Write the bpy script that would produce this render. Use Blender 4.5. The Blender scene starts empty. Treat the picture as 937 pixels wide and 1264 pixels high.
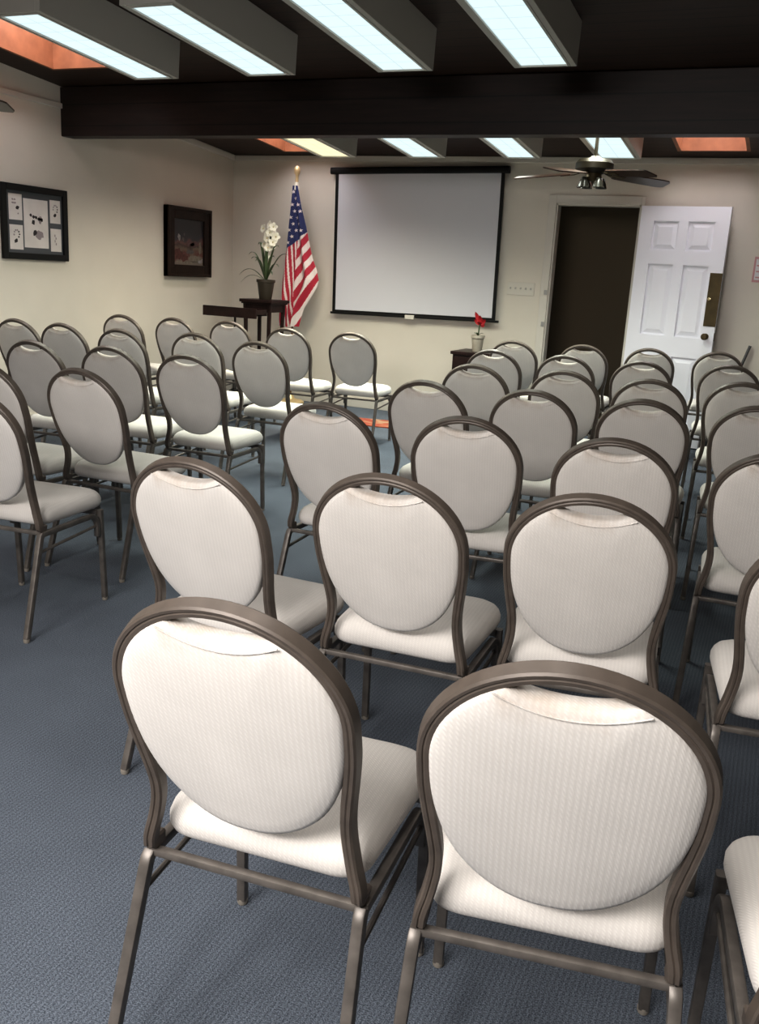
import bpy, bmesh, math, random
from mathutils import Vector, Matrix, Euler
random.seed(7)
C = bpy.context.scene.collection
R = math.radians

# ------------------------------------------------------------------ materials
def new_mat(name):
    m = bpy.data.materials.new(name); m.use_nodes = True
    nt = m.node_tree
    return m, nt, nt.nodes['Principled BSDF'], nt.nodes, nt.links

def plain(name, col, rough=.5, metal=0., spec=.5, var=0., scale=20., bump=0., bscale=60.):
    m, nt, b, N, L = new_mat(name)
    b.inputs['Roughness'].default_value = rough
    b.inputs['Metallic'].default_value = metal
    b.inputs['Specular IOR Level'].default_value = spec
    b.inputs['Base Color'].default_value = (*col, 1)
    tc = N.new('ShaderNodeTexCoord')
    if var:
        n = N.new('ShaderNodeTexNoise'); n.inputs['Scale'].default_value = scale; n.inputs['Detail'].default_value = 4
        L.new(tc.outputs['Object'], n.inputs['Vector'])
        r = N.new('ShaderNodeValToRGB')
        r.color_ramp.elements[0].position = .3; r.color_ramp.elements[1].position = .7
        r.color_ramp.elements[0].color = (*[c*(1-var) for c in col], 1)
        r.color_ramp.elements[1].color = (*[min(1, c*(1+var)) for c in col], 1)
        L.new(n.outputs['Fac'], r.inputs['Fac']); L.new(r.outputs['Color'], b.inputs['Base Color'])
    if bump:
        n2 = N.new('ShaderNodeTexNoise'); n2.inputs['Scale'].default_value = bscale; n2.inputs['Detail'].default_value = 3
        L.new(tc.outputs['Object'], n2.inputs['Vector'])
        bp = N.new('ShaderNodeBump'); bp.inputs['Strength'].default_value = bump; bp.inputs['Distance'].default_value = .004
        L.new(n2.outputs['Fac'], bp.inputs['Height']); L.new(bp.outputs['Normal'], b.inputs['Normal'])
    return m

def emit(name, col, strength):
    m, nt, b, N, L = new_mat(name)
    b.inputs['Base Color'].default_value = (.8, .8, .8, 1)
    b.inputs['Emission Color'].default_value = (*col, 1)
    b.inputs['Emission Strength'].default_value = strength
    return m

def fabric(name, col):
    """woven upholstery: small zigzag ribs, faint soiling, tan stains under the hand-hold scoop"""
    m, nt, b, N, L = new_mat(name)
    b.inputs['Roughness'].default_value = .9
    b.inputs['Specular IOR Level'].default_value = .2
    b.inputs['Sheen Weight'].default_value = .1
    tc = N.new('ShaderNodeTexCoord')
    mp = N.new('ShaderNodeMapping'); mp.inputs['Scale'].default_value = (1, 1, 1)
    L.new(tc.outputs['Object'], mp.inputs['Vector'])
    w1 = N.new('ShaderNodeTexWave'); w1.wave_type = 'BANDS'; w1.bands_direction = 'DIAGONAL'
    w1.inputs['Scale'].default_value = 95; w1.inputs['Distortion'].default_value = 1.2; w1.inputs['Detail'].default_value = 1
    w2 = N.new('ShaderNodeTexWave'); w2.wave_type = 'BANDS'; w2.bands_direction = 'X'
    w2.inputs['Scale'].default_value = 34; w2.inputs['Distortion'].default_value = .8
    L.new(mp.outputs['Vector'], w1.inputs['Vector']); L.new(mp.outputs['Vector'], w2.inputs['Vector'])
    mx = N.new('ShaderNodeMath'); mx.operation = 'MULTIPLY'
    L.new(w1.outputs['Fac'], mx.inputs[0]); L.new(w2.outputs['Fac'], mx.inputs[1])
    nz = N.new('ShaderNodeTexNoise'); nz.inputs['Scale'].default_value = 7; nz.inputs['Detail'].default_value = 5
    L.new(tc.outputs['Object'], nz.inputs['Vector'])
    ramp = N.new('ShaderNodeValToRGB')
    ramp.color_ramp.elements[0].position = .3; ramp.color_ramp.elements[0].color = (*[c*.91 for c in col], 1)
    ramp.color_ramp.elements[1].position = .68; ramp.color_ramp.elements[1].color = (*col, 1)
    L.new(nz.outputs['Fac'], ramp.inputs['Fac'])
    weave = N.new('ShaderNodeMix'); weave.data_type = 'RGBA'; weave.blend_type = 'MULTIPLY'
    wr = N.new('ShaderNodeMapRange'); wr.inputs['To Min'].default_value = .92; wr.inputs['To Max'].default_value = 1.02
    L.new(mx.outputs[0], wr.inputs['Value'])
    weave.inputs[0].default_value = 1
    L.new(ramp.outputs['Color'], weave.inputs[6]); L.new(wr.outputs['Result'], weave.inputs[7])
    # tan stain close to the top of the back
    sx = N.new('ShaderNodeSeparateXYZ'); L.new(tc.outputs['Object'], sx.inputs[0])
    zr = N.new('ShaderNodeMapRange'); zr.inputs['From Min'].default_value = .825; zr.inputs['From Max'].default_value = .885
    L.new(sx.outputs['Z'], zr.inputs['Value'])
    sn = N.new('ShaderNodeTexNoise'); sn.inputs['Scale'].default_value = 13; sn.inputs['Detail'].default_value = 6
    L.new(tc.outputs['Object'], sn.inputs['Vector'])
    sr = N.new('ShaderNodeMapRange'); sr.inputs['From Min'].default_value = .46; sr.inputs['From Max'].default_value = .68
    L.new(sn.outputs['Fac'], sr.inputs['Value'])
    sm = N.new('ShaderNodeMath'); sm.operation = 'MULTIPLY'
    L.new(zr.outputs['Result'], sm.inputs[0]); L.new(sr.outputs['Result'], sm.inputs[1])
    sm2 = N.new('ShaderNodeMath'); sm2.operation = 'MULTIPLY'; sm2.inputs[1].default_value = .5
    L.new(sm.outputs[0], sm2.inputs[0])
    st = N.new('ShaderNodeMix'); st.data_type = 'RGBA'
    L.new(sm2.outputs[0], st.inputs[0]); L.new(weave.outputs[2], st.inputs[6]); st.inputs[7].default_value = (.36, .22, .11, 1)
    L.new(st.outputs[2], b.inputs['Base Color'])
    bp = N.new('ShaderNodeBump'); bp.inputs['Strength'].default_value = .2; bp.inputs['Distance'].default_value = .002
    L.new(mx.outputs[0], bp.inputs['Height']); L.new(bp.outputs['Normal'], b.inputs['Normal'])
    return m

def carpet_mat():
    m, nt, b, N, L = new_mat('carpet')
    b.inputs['Roughness'].default_value = .95; b.inputs['Specular IOR Level'].default_value = .15
    tc = N.new('ShaderNodeTexCoord')
    n1 = N.new('ShaderNodeTexNoise'); n1.inputs['Scale'].default_value = 320; n1.inputs['Detail'].default_value = 2
    n2 = N.new('ShaderNodeTexNoise'); n2.inputs['Scale'].default_value = 2.2; n2.inputs['Detail'].default_value = 5
    w = N.new('ShaderNodeTexWave'); w.wave_type = 'BANDS'; w.bands_direction = 'X'
    w.inputs['Scale'].default_value = 26; w.inputs['Distortion'].default_value = 1.5; w.inputs['Detail Scale'].default_value = 8
    for n in (n1, n2, w): L.new(tc.outputs['Object'], n.inputs['Vector'])
    r1 = N.new('ShaderNodeValToRGB')
    r1.color_ramp.elements[0].position = .33; r1.color_ramp.elements[0].color = (.046, .056, .073, 1)
    r1.color_ramp.elements[1].position = .68; r1.color_ramp.elements[1].color = (.200, .226, .268, 1)
    L.new(n1.outputs['Fac'], r1.inputs['Fac'])
    mr = N.new('ShaderNodeMapRange'); mr.inputs['To Min'].default_value = .72; mr.inputs['To Max'].default_value = 1.22
    L.new(n2.outputs['Fac'], mr.inputs['Value'])
    wr = N.new('ShaderNodeMapRange'); wr.inputs['To Min'].default_value = .86; wr.inputs['To Max'].default_value = 1.1
    L.new(w.outputs['Fac'], wr.inputs['Value'])
    mm = N.new('ShaderNodeMath'); mm.operation = 'MULTIPLY'; L.new(mr.outputs[0], mm.inputs[0]); L.new(wr.outputs[0], mm.inputs[1])
    mx = N.new('ShaderNodeMix'); mx.data_type = 'RGBA'; mx.blend_type = 'MULTIPLY'; mx.inputs[0].default_value = 1
    L.new(r1.outputs['Color'], mx.inputs[6]); L.new(mm.outputs[0], mx.inputs[7]); L.new(mx.outputs[2], b.inputs['Base Color'])
    bp = N.new('ShaderNodeBump'); bp.inputs['Strength'].default_value = .6; bp.inputs['Distance'].default_value = .004
    L.new(n1.outputs['Fac'], bp.inputs['Height']); L.new(bp.outputs['Normal'], b.inputs['Normal'])
    return m

def planks(name, col, col2, width, axis='Y', rough=.55):
    """boards `width` wide with dark joints, running across the given axis"""
    m, nt, b, N, L = new_mat(name)
    b.inputs['Roughness'].default_value = rough
    b.inputs['Specular IOR Level'].default_value = .3
    tc = N.new('ShaderNodeTexCoord'); sx = N.new('ShaderNodeSeparateXYZ'); L.new(tc.outputs['Object'], sx.inputs[0])
    d = N.new('ShaderNodeMath'); d.operation = 'DIVIDE'; d.inputs[1].default_value = width; L.new(sx.outputs[axis], d.inputs[0])
    fr = N.new('ShaderNodeMath'); fr.operation = 'FRACT'; L.new(d.outputs[0], fr.inputs[0])
    lt = N.new('ShaderNodeMath'); lt.operation = 'LESS_THAN'; lt.inputs[1].default_value = .06; L.new(fr.outputs[0], lt.inputs[0])
    mp = N.new('ShaderNodeMapping')
    mp.inputs['Scale'].default_value = (1.2, 14, 14) if axis != 'X' else (14, 1.2, 14)
    L.new(tc.outputs['Object'], mp.inputs['Vector'])
    nz = N.new('ShaderNodeTexNoise'); nz.inputs['Scale'].default_value = 3; nz.inputs['Detail'].default_value = 6
    L.new(mp.outputs['Vector'], nz.inputs['Vector'])
    r = N.new('ShaderNodeValToRGB'); r.color_ramp.elements[0].color = (*col, 1); r.color_ramp.elements[1].color = (*col2, 1)
    r.color_ramp.elements[0].position = .3; r.color_ramp.elements[1].position = .7
    L.new(nz.outputs['Fac'], r.inputs['Fac'])
    mx = N.new('ShaderNodeMix'); mx.data_type = 'RGBA'; L.new(lt.outputs[0], mx.inputs[0])
    L.new(r.outputs['Color'], mx.inputs[6]); mx.inputs[7].default_value = (*[c*.35 for c in col], 1)
    L.new(mx.outputs[2], b.inputs['Base Color'])
    return m

def diffuser_mat(name, col, strength):
    """prismatic panel: bright cells split by a grid of dimmer seams"""
    m, nt, b, N, L = new_mat(name)
    b.inputs['Base Color'].default_value = (.06, .06, .06, 1)
    b.inputs['Specular IOR Level'].default_value = .1
    tc = N.new('ShaderNodeTexCoord'); sx = N.new('ShaderNodeSeparateXYZ'); L.new(tc.outputs['Object'], sx.inputs[0])
    hits = []
    for ax, wdt, t in (('X', .1275, .05), ('Y', .15, .045)):
        d = N.new('ShaderNodeMath'); d.operation = 'DIVIDE'; d.inputs[1].default_value = wdt; L.new(sx.outputs[ax], d.inputs[0])
        a = N.new('ShaderNodeMath'); a.operation = 'ADD'; a.inputs[1].default_value = t/2; L.new(d.outputs[0], a.inputs[0])
        fr = N.new('ShaderNodeMath'); fr.operation = 'FRACT'; L.new(a.outputs[0], fr.inputs[0])
        lt = N.new('ShaderNodeMath'); lt.operation = 'LESS_THAN'; lt.inputs[1].default_value = t; L.new(fr.outputs[0], lt.inputs[0])
        hits.append(lt)
    mxm = N.new('ShaderNodeMath'); mxm.operation = 'MAXIMUM'; L.new(hits[0].outputs[0], mxm.inputs[0]); L.new(hits[1].outputs[0], mxm.inputs[1])
    mr = N.new('ShaderNodeMapRange'); mr.inputs['To Min'].default_value = strength; mr.inputs['To Max'].default_value = strength*.80
    L.new(mxm.outputs[0], mr.inputs['Value'])
    b.inputs['Emission Color'].default_value = (*col, 1)
    L.new(mr.outputs[0], b.inputs['Emission Strength'])
    return m

LAMP = .90     # visible glow of the prismatic panels
TUBE = 21.      # watts of the tubes behind each panel
M = dict(
    fabric=fabric('cream_woven_fabric', (.76, .725, .685)),
    frame=plain('taupe_powder_coat', (.122, .099, .082), .42, .15, var=.12, scale=30),
    rail=plain('worn_bronze_metal', (.146, .130, .116), .4, .3, var=.25, scale=25),
    glide=plain('glide_plastic', (.30, .27, .23), .6),
    wall=plain('wall_paint', (.66, .615, .545), .7, var=.02, scale=3, bump=.1, bscale=140),
    trim=plain('trim_paint', (.62, .585, .53), .55),
    white=plain('white_door_paint', (.80, .80, .86), .4),
    carpet=carpet_mat(),
    ceiling=planks('dark_ceiling_boards', (.022, .011, .007), (.036, .018, .012), .14, 'Y'),
    beam=planks('dark_beam_timber', (.010, .005, .004), (.019, .010, .0075), .16, 'Z', .5),
    shaft=plain('stained_cedar', (.31, .125, .062), .55, var=.2, scale=9),
    sky=emit('skylight_glass', (.96, .96, 1.), 7.5),
    housing=plain('light_housing', (.44, .425, .385), .5),
    lamp=diffuser_mat('cool_diffuser', (.76, .93, .97), LAMP),
    lampw=diffuser_mat('warm_diffuser', (1., .93, .62), LAMP),
    lamp_added=diffuser_mat('added_light_diffuser', (1., .93, .86), LAMP),  # panels of the added out-of-view ceiling lights
    black=plain('black_satin', (.009, .009, .009), .5, spec=.2),
    screen=plain('screen_cloth', (.62, .62, .66), .85),
    dark_wood=plain('espresso_wood', (.018, .008, .007), .4, spec=.2, var=.3, scale=15),
    brown_frame=plain('walnut_frame', (.018, .009, .006), .45, spec=.2, var=.3, scale=14),
    mat_board=plain('grey_mat_board', (.085, .09, .10), .9),
    paper=plain('print_paper', (.62, .58, .56), .9, var=.06, scale=8),
    ink=plain('ink', (.035, .028, .03), .9),
    ink_soft=plain('ink_wash', (.27, .23, .24), .9),
    brass=plain('aged_brass', (.075, .053, .022), .42, .5, var=.2, scale=12),
    brass_light=plain('polished_brass', (.55, .46, .28), .25, .9),
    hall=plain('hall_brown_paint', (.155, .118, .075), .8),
    steel=plain('strike_steel', (.35, .35, .34), .35, .8),
    plate=plain('switch_plastic', (.64, .61, .55), .5),
    toggle=plain('switch_toggle', (.44, .43, .40), .5),
    fan_metal=plain('antique_bronze', (.022, .017, .010), .4, .5),
    fan_blade=plain('fan_blade_wood', (.035, .018, .012), .3, var=.3, scale=10),
    frosted=plain('smoked_shade_glass', (.045, .042, .034), .25),
    leaf=plain('orchid_leaf', (.055, .085, .035), .5, var=.3, scale=10),
    petal=plain('white_petal', (.75, .73, .64), .6),
    petal_heart=plain('petal_heart', (.5, .42, .18), .6),
    pot_brown=plain('brown_pot', (.035, .026, .016), .45),
    pot_tan=plain('tan_pot', (.40, .36, .30), .6, var=.1, scale=20),
    red=plain('red_bloom', (.42, .012, .018), .55, var=.2, scale=25),
    stem=plain('stem_green', (.07, .10, .05), .6),
    soil=plain('potting_soil', (.02, .014, .01), .9),
    flag_red=plain('flag_red', (.40, .020, .045), .75),
    flag_white=plain('flag_white', (.70, .62, .60), .75),
    flag_blue=plain('flag_blue', (.022, .030, .115), .75),
    gold=plain('gilt', (.66, .50, .28), .35, .4),
    ivory=plain('ivory_sleeve', (.72, .68, .58), .7),
    pole=plain('flag_pole_wood', (.16, .08, .035), .4),
    sign_red=plain('notice_red', (.55, .30, .31), .7),
    sign_white=plain('notice_white', (.68, .68, .70), .7),
    rod=plain('grey_rod', (.10, .10, .10), .45, .4),
)

for n_, c_ in (('paint_white', (.25, .24, .24)), ('paint_grey', (.085, .075, .075)), ('paint_rose', (.10, .052, .052)), ('paint_tan', (.17, .145, .115)), ('paint_rust', (.075, .022, .018))):
    M[n_] = plain(n_, c_, .5, var=.35, scale=30)
def rug_mat():
    m, nt, b, N, L = new_mat('rug_pattern')
    b.inputs['Roughness'].default_value = .95
    tc = N.new('ShaderNodeTexCoord'); v = N.new('ShaderNodeTexVoronoi'); v.inputs['Scale'].default_value = 9
    L.new(tc.outputs['Object'], v.inputs['Vector'])
    r = N.new('ShaderNodeValToRGB'); e = r.color_ramp.elements
    e[0].color = (.30, .035, .04, 1); e[1].color = (.36, .10, .05, 1); e[1].position = .5
    x = e.new(.75); x.color = (.42, .28, .18, 1)
    L.new(v.outputs['Distance'], r.inputs['Fac']); L.new(r.outputs['Color'], b.inputs['Base Color'])
    return m
M['rug'] = rug_mat()

def night_painting():
    """dark evening scene: dusk sky above, warm brown and rust patches below"""
    m, nt, b, N, L = new_mat('dusk_painting')
    b.inputs['Roughness'].default_value = .35
    tc = N.new('ShaderNodeTexCoord'); sx = N.new('ShaderNodeSeparateXYZ'); L.new(tc.outputs['Object'], sx.inputs[0])
    mr = N.new('ShaderNodeMapRange'); mr.inputs['From Min'].default_value = -.22; mr.inputs['From Max'].default_value = .22
    L.new(sx.outputs['Z'], mr.inputs['Value'])
    nz = N.new('ShaderNodeTexNoise'); nz.inputs['Scale'].default_value = 9; nz.inputs['Detail'].default_value = 4
    L.new(tc.outputs['Object'], nz.inputs['Vector'])
    ad = N.new('ShaderNodeMath'); ad.operation = 'MULTIPLY_ADD'; ad.inputs[1].default_value = .45; L.new(nz.outputs['Fac'], ad.inputs[0])
    sb = N.new('ShaderNodeMath'); sb.operation = 'SUBTRACT'; sb.inputs[1].default_value = .22; L.new(mr.outputs[0], sb.inputs[0])
    L.new(sb.outputs[0], ad.inputs[2])
    r = N.new('ShaderNodeValToRGB'); e = r.color_ramp.elements
    e[0].color = (.16, .13, .11, 1); e[0].position = .08
    e[1].color = (.020, .019, .023, 1); e[1].position = .78
    for p, c in ((.2, (.10, .025, .018, 1)), (.32, (.13, .095, .07, 1)), (.42, (.045, .025, .02, 1)), (.5, (.12, .055, .05, 1)), (.6, (.03, .028, .035, 1))):
        x = e.new(p); x.color = c
    L.new(ad.outputs[0], r.inputs['Fac']); L.new(r.outputs['Color'], b.inputs['Base Color'])
    return m
M['painting'] = night_painting()

# ------------------------------------------------------------------ geometry helpers
def link(name, bm, mats, parent=None, smooth=True, loc=None):
    me = bpy.data.meshes.new(name)
    bmesh.ops.recalc_face_normals(bm, faces=bm.faces[:])
    bm.to_mesh(me); bm.free()
    for k in (mats if isinstance(mats, (list, tuple)) else [mats]):
        me.materials.append(M[k])
    if smooth:
        for p in me.polygons: p.use_smooth = True
        me.set_sharp_from_angle(angle=R(38))
    o = bpy.data.objects.new(name, me); C.objects.link(o)
    if parent: o.parent = parent
    if loc is not None: o.location = loc
    return o

def thing(name, label, cat, loc=(0, 0, 0), rz=0., group=None):
    o = bpy.data.objects.new(name, None); C.objects.link(o)
    o.empty_display_size = .1
    o.location = loc; o.rotation_euler = (0, 0, rz)
    o['label'] = label; o['category'] = cat
    if group: o['group'] = group
    return o

def struct(o, label=None, cat=None):
    o['kind'] = 'structure'
    if label: o['label'] = label
    if cat: o['category'] = cat
    return o

def box(bm, a, b, bev=0., mi=0, rot=None):
    """axis box from corner a to corner b"""
    c = [(a[i]+b[i])/2 for i in range(3)]; s = [abs(b[i]-a[i]) for i in range(3)]
    t = bmesh.new()
    bmesh.ops.create_cube(t, size=1)
    bmesh.ops.scale(t, vec=s, verts=t.verts[:])
    if bev:
        bmesh.ops.bevel(t, geom=t.edges[:], offset=bev, segments=2, affect='EDGES', profile=.6)
    if rot is not None: bmesh.ops.transform(t, matrix=rot, verts=t.verts[:])
    bmesh.ops.translate(t, vec=c, verts=t.verts[:])
    merge(bm, t, mi)

def merge(bm, t, mi=0):
    vs = [bm.verts.new(v.co) for v in t.verts]
    t.verts.index_update()
    for f in t.faces:
        nf = bm.faces.new([vs[v.index] for v in f.verts]); nf.material_index = mi
    t.free()

def bmbox(a, b, bev=0.):
    bm = bmesh.new(); box(bm, a, b, bev); return bm

def rrect(w, h, r, n=3):
    """rounded-rectangle profile, (x, y) pairs"""
    out = []
    for cx, cy, a0 in ((w/2-r, h/2-r, 0), (-w/2+r, h/2-r, 90), (-w/2+r, -h/2+r, 180), (w/2-r, -h/2+r, 270)):
        for i in range(n+1):
            a = R(a0+90*i/n); out.append((cx+r*math.cos(a), cy+r*math.sin(a)))
    return out

def circ(r, n=10):
    return [(r*math.cos(2*math.pi*i/n), r*math.sin(2*math.pi*i/n)) for i in range(n)]

def sweep(bm, pts, prof, up=(0, 1, 0), closed=False, mi=0, scales=None):
    """sweep a profile along pts; profile y follows `up` as transported along the path"""
    P = [Vector(p) for p in pts]; n = len(P)
    rings = []; u = Vector(up)
    for i in range(n):
        if closed: t = P[(i+1) % n]-P[i-1]
        else: t = P[min(i+1, n-1)]-P[max(i-1, 0)]
        t.normalize()
        u = (u-t*u.dot(t)).normalized(); s = t.cross(u)
        k = scales[i] if scales else 1.
        rings.append([bm.verts.new(P[i]+s*(x*k)+u*(y*k)) for x, y in prof])
    m = len(prof)
    for i in range(n if closed else n-1):
        a, b = rings[i], rings[(i+1) % n]
        for j in range(m):
            f = bm.faces.new((a[j], a[(j+1) % m], b[(j+1) % m], b[j])); f.material_index = mi
    if not closed:
        for r_ in (rings[0], rings[-1]):
            f = bm.faces.new(r_); f.material_index = mi
    return bm

def lathe(bm, prof, seg=20, center=(0, 0, 0), mi=0):
    rings = []
    for r, z in prof:
        if r < 1e-5: rings.append([bm.verts.new((center[0], center[1], center[2]+z))])
        else: rings.append([bm.verts.new((center[0]+r*math.cos(2*math.pi*j/seg), center[1]+r*math.sin(2*math.pi*j/seg), center[2]+z)) for j in range(seg)])
    for a, b in zip(rings, rings[1:]):
        for j in range(seg):
            k = (j+1) % seg
            if len(a) == 1 and len(b) == 1: continue
            if len(a) == 1: f = bm.faces.new((a[0], b[k], b[j]))
            elif len(b) == 1: f = bm.faces.new((a[j], a[k], b[0]))
            else: f = bm.faces.new((a[j], a[k], b[k], b[j]))
            f.material_index = mi
    return bm

def spline(ctrl, n=12):
    """Catmull-Rom through control points"""
    P = [Vector(c) for c in ctrl]; P = [P[0]*2-P[1]]+P+[P[-1]*2-P[-2]]
    out = []
    for i in range(1, len(P)-2):
        for k in range(n):
            t = k/n; a, b, c, d = P[i-1:i+3]
            out.append(.5*((2*b)+(c-a)*t+(2*a-5*b+4*c-d)*t*t+(3*b-3*c+d-a)*t**3))
    out.append(P[-2]); return out

# ------------------------------------------------------------------ room measurements
D, W, XR, YF = 8.903, 5.625, 2.70, -4.0
ZC, K = 2.521, .0706
def zc(y): return ZC+K*(D-y)
T = .12

# floor
struct(link('floor', bmbox((-W-T, YF-T, -.1), (XR+T, D+2.2, 0)), 'carpet', smooth=False), 'blue grey loop carpet covering the whole floor', 'floor')
# walls
struct(link('wall_left', bmbox((-W-T, YF-T, 0), (-W, D+T, 3.9)), 'wall', smooth=False), 'off-white left wall with two framed pictures', 'wall')
struct(link('wall_right', bmbox((XR, YF-T, 0), (XR+T, D+T, 3.9)), 'wall', smooth=False), 'off-white wall along the right side of the room', 'wall')
struct(link('wall_front', bmbox((-W, YF-T, 0), (XR, YF, 3.9)), 'wall', smooth=False), 'off-white wall behind the rows of chairs', 'wall')
DX0, DX1, DZ = -2.104, -1.332, 2.116
bm = bmesh.new()
box(bm, (-W, D, 0), (DX0, D+T, 3.)); box(bm, (DX1, D, 0), (XR, D+T, 3.)); box(bm, (DX0, D, DZ), (DX1, D+T, 3.))
struct(link('wall_back', bm, 'wall', smooth=False), 'off-white back wall with projector screen and doorway', 'wall')
# dark hallway behind the doorway
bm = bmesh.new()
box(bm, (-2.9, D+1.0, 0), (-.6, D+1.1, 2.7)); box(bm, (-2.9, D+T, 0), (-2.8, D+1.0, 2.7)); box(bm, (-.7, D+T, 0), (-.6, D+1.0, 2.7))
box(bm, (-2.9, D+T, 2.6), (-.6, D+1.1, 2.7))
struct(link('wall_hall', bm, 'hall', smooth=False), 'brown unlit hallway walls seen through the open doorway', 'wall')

# skylights: (x0, x1, y0, y1)
SKY = [(-5.33, -4.75, 3.9, 5.90), (-1.05, -.465, 7.4, 8.65), (-4.92, -4.34, 7.4, 8.73)]
xs = sorted({-W, XR, *[v for s in SKY for v in s[:2]]}); ys = sorted({YF, D+T, *[v for s in SKY for v in s[2:]]})
bm = bmesh.new()
for i in range(len(xs)-1):
    for j in range(len(ys)-1):
        cx, cy = (xs[i]+xs[i+1])/2, (ys[j]+ys[j+1])/2
        if any(s[0] < cx < s[1] and s[2] < cy < s[3] for s in SKY): continue
        x0, x1, y0, y1 = xs[i], xs[i+1], ys[j], ys[j+1]
        v = [bm.verts.new(p) for p in ((x0, y0, zc(y0)), (x1, y0, zc(y0)), (x1, y1, zc(y1)), (x0, y1, zc(y1)),
             (x0, y0, zc(y0)+.05), (x1, y0, zc(y0)+.05), (x1, y1, zc(y1)+.05), (x0, y1, zc(y1)+.05))]
        for q in ((0, 1, 2, 3), (7, 6, 5, 4), (0, 4, 5, 1), (1, 5, 6, 2), (2, 6, 7, 3), (3, 7, 4, 0)):
            bm.faces.new([v[a] for a in q])
struct(link('ceiling', bm, 'ceiling', smooth=False), 'dark brown boarded ceiling sloping down to the back wall', 'ceiling')
for i, (x0, x1, y0, y1) in enumerate(SKY):
    h = .42; t = .03
    e = struct(thing('window_%d' % (i+1), ['cedar-lined skylight shaft at far left before the dark beam',
               'cedar-lined skylight shaft over the white door leaf',
               'cedar-lined skylight shaft behind the beam near the flag'][i], 'skylight'))
    bm = bmesh.new()
    def pr(a, b):
        v = []
        for (x, y) in ((a[0], a[1]), (b[0], a[1]), (b[0], b[1]), (a[0], b[1])): v.append((x, y))
        lo = [bm.verts.new((x, y, zc(y)-.0)) for x, y in v]; hi = [bm.verts.new((x, y, zc(y)+h)) for x, y in v]
        bm.faces.new(lo); bm.faces.new(hi[::-1])
        for q in range(4): bm.faces.new((lo[q], hi[q], hi[(q+1) % 4], lo[(q+1) % 4]))
    pr((x0, y0), (x0+t, y1)); pr((x1-t, y0), (x1, y1)); pr((x0+t, y0), (x1-t, y0+t)); pr((x0+t, y1-t), (x1-t, y1))
    link('window_frame', bm, 'shaft', e, smooth=False)
    bm = bmesh.new()
    v = [bm.verts.new((x, y, zc(y)+h)) for x, y in ((x0-t, y0-t), (x1+t, y0-t), (x1+t, y1+t), (x0-t, y1+t))]
    v2 = [bm.verts.new(p.co+Vector((0, 0, .02))) for p in v]
    bm.faces.new(v); bm.faces.new(v2[::-1])
    for q in range(4): bm.faces.new((v[q], v2[q], v2[(q+1) % 4], v[(q+1) % 4]))
    link('window_pane', bm, 'sky', e, smooth=False)

# beam across the room, picture rail, crown, baseboards
YB, ZB = 6.297, 2.327
bm = bmesh.new(); box(bm, (-W+.001, YB, ZB), (XR-.001, YB+.15, zc(YB+.15)+.004), .006)
struct(link('trim_1', bm, 'beam', smooth=False), 'heavy dark timber beam crossing the ceiling', 'beam')
struct(link('trim_2', bmbox((-W, YF, 2.535), (-W+.025, YB, 2.575), .005), 'trim', smooth=False), 'painted rail along the top of the left wall', 'trim')
bm = bmesh.new()
sweep(bm, [(-W+.015, YB+.16, zc(YB+.16)-.03), (-W+.015, D, zc(D)-.03)], rrect(.03, .06, .008, 2), up=(0, 0, 1))
struct(link('trim_3', bm, 'trim', smooth=False), 'painted moulding between the left wall and ceiling behind the beam', 'trim')
struct(link('trim_4', bmbox((-W+.03, D-.03, ZC-.055), (XR, D, ZC-.002), .008), 'trim', smooth=False), 'painted moulding between the back wall and ceiling', 'trim')
struct(link('baseboard_left', bmbox((-W, YF, 0), (-W+.015, D, .1), .004), 'trim', smooth=False), 'painted baseboard along the left wall', 'baseboard')
struct(link('baseboard_right', bmbox((XR-.015, YF, 0), (XR, D, .1), .004), 'trim', smooth=False), 'painted baseboard along the right wall', 'baseboard')
bm = bmesh.new(); box(bm, (-W+.016, D-.015, 0), (DX0-.09, D, .1), .004); box(bm, (DX1+.09, D-.015, 0), (XR-.016, D, .1), .004)
struct(link('baseboard_back', bm, 'trim', smooth=False), 'painted baseboard along the back wall', 'baseboard')

# ------------------------------------------------------------------ door
e = struct(thing('door_1', 'open white six-panel door folded back against the back wall beside dark doorway', 'door'))
bm = bmesh.new()
cw = .075
box(bm, (DX0-cw, D-.02, 0), (DX0, D+.001, DZ+cw), .004); box(bm, (DX1, D-.02, 0), (DX1+cw*.45, D+.001, DZ+cw), .004)
box(bm, (DX0, D-.02, DZ), (DX1, D+.001, DZ+cw), .004)
box(bm, (DX0, D, 0), (DX0+.015, D+T, DZ)); box(bm, (DX1-.015, D, 0), (DX1, D+T, DZ)); box(bm, (DX0, D, DZ-.015), (DX1, D+T, DZ))
fr = link('door_frame', bm, 'trim', e, smooth=False)
for z in (1.306, 1.01):
    link('strike_plate', bmbox((DX0-.036, D-.026, z-.022), (DX0-.006, D-.0195, z+.022), .002), 'steel', fr, smooth=False)
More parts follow.
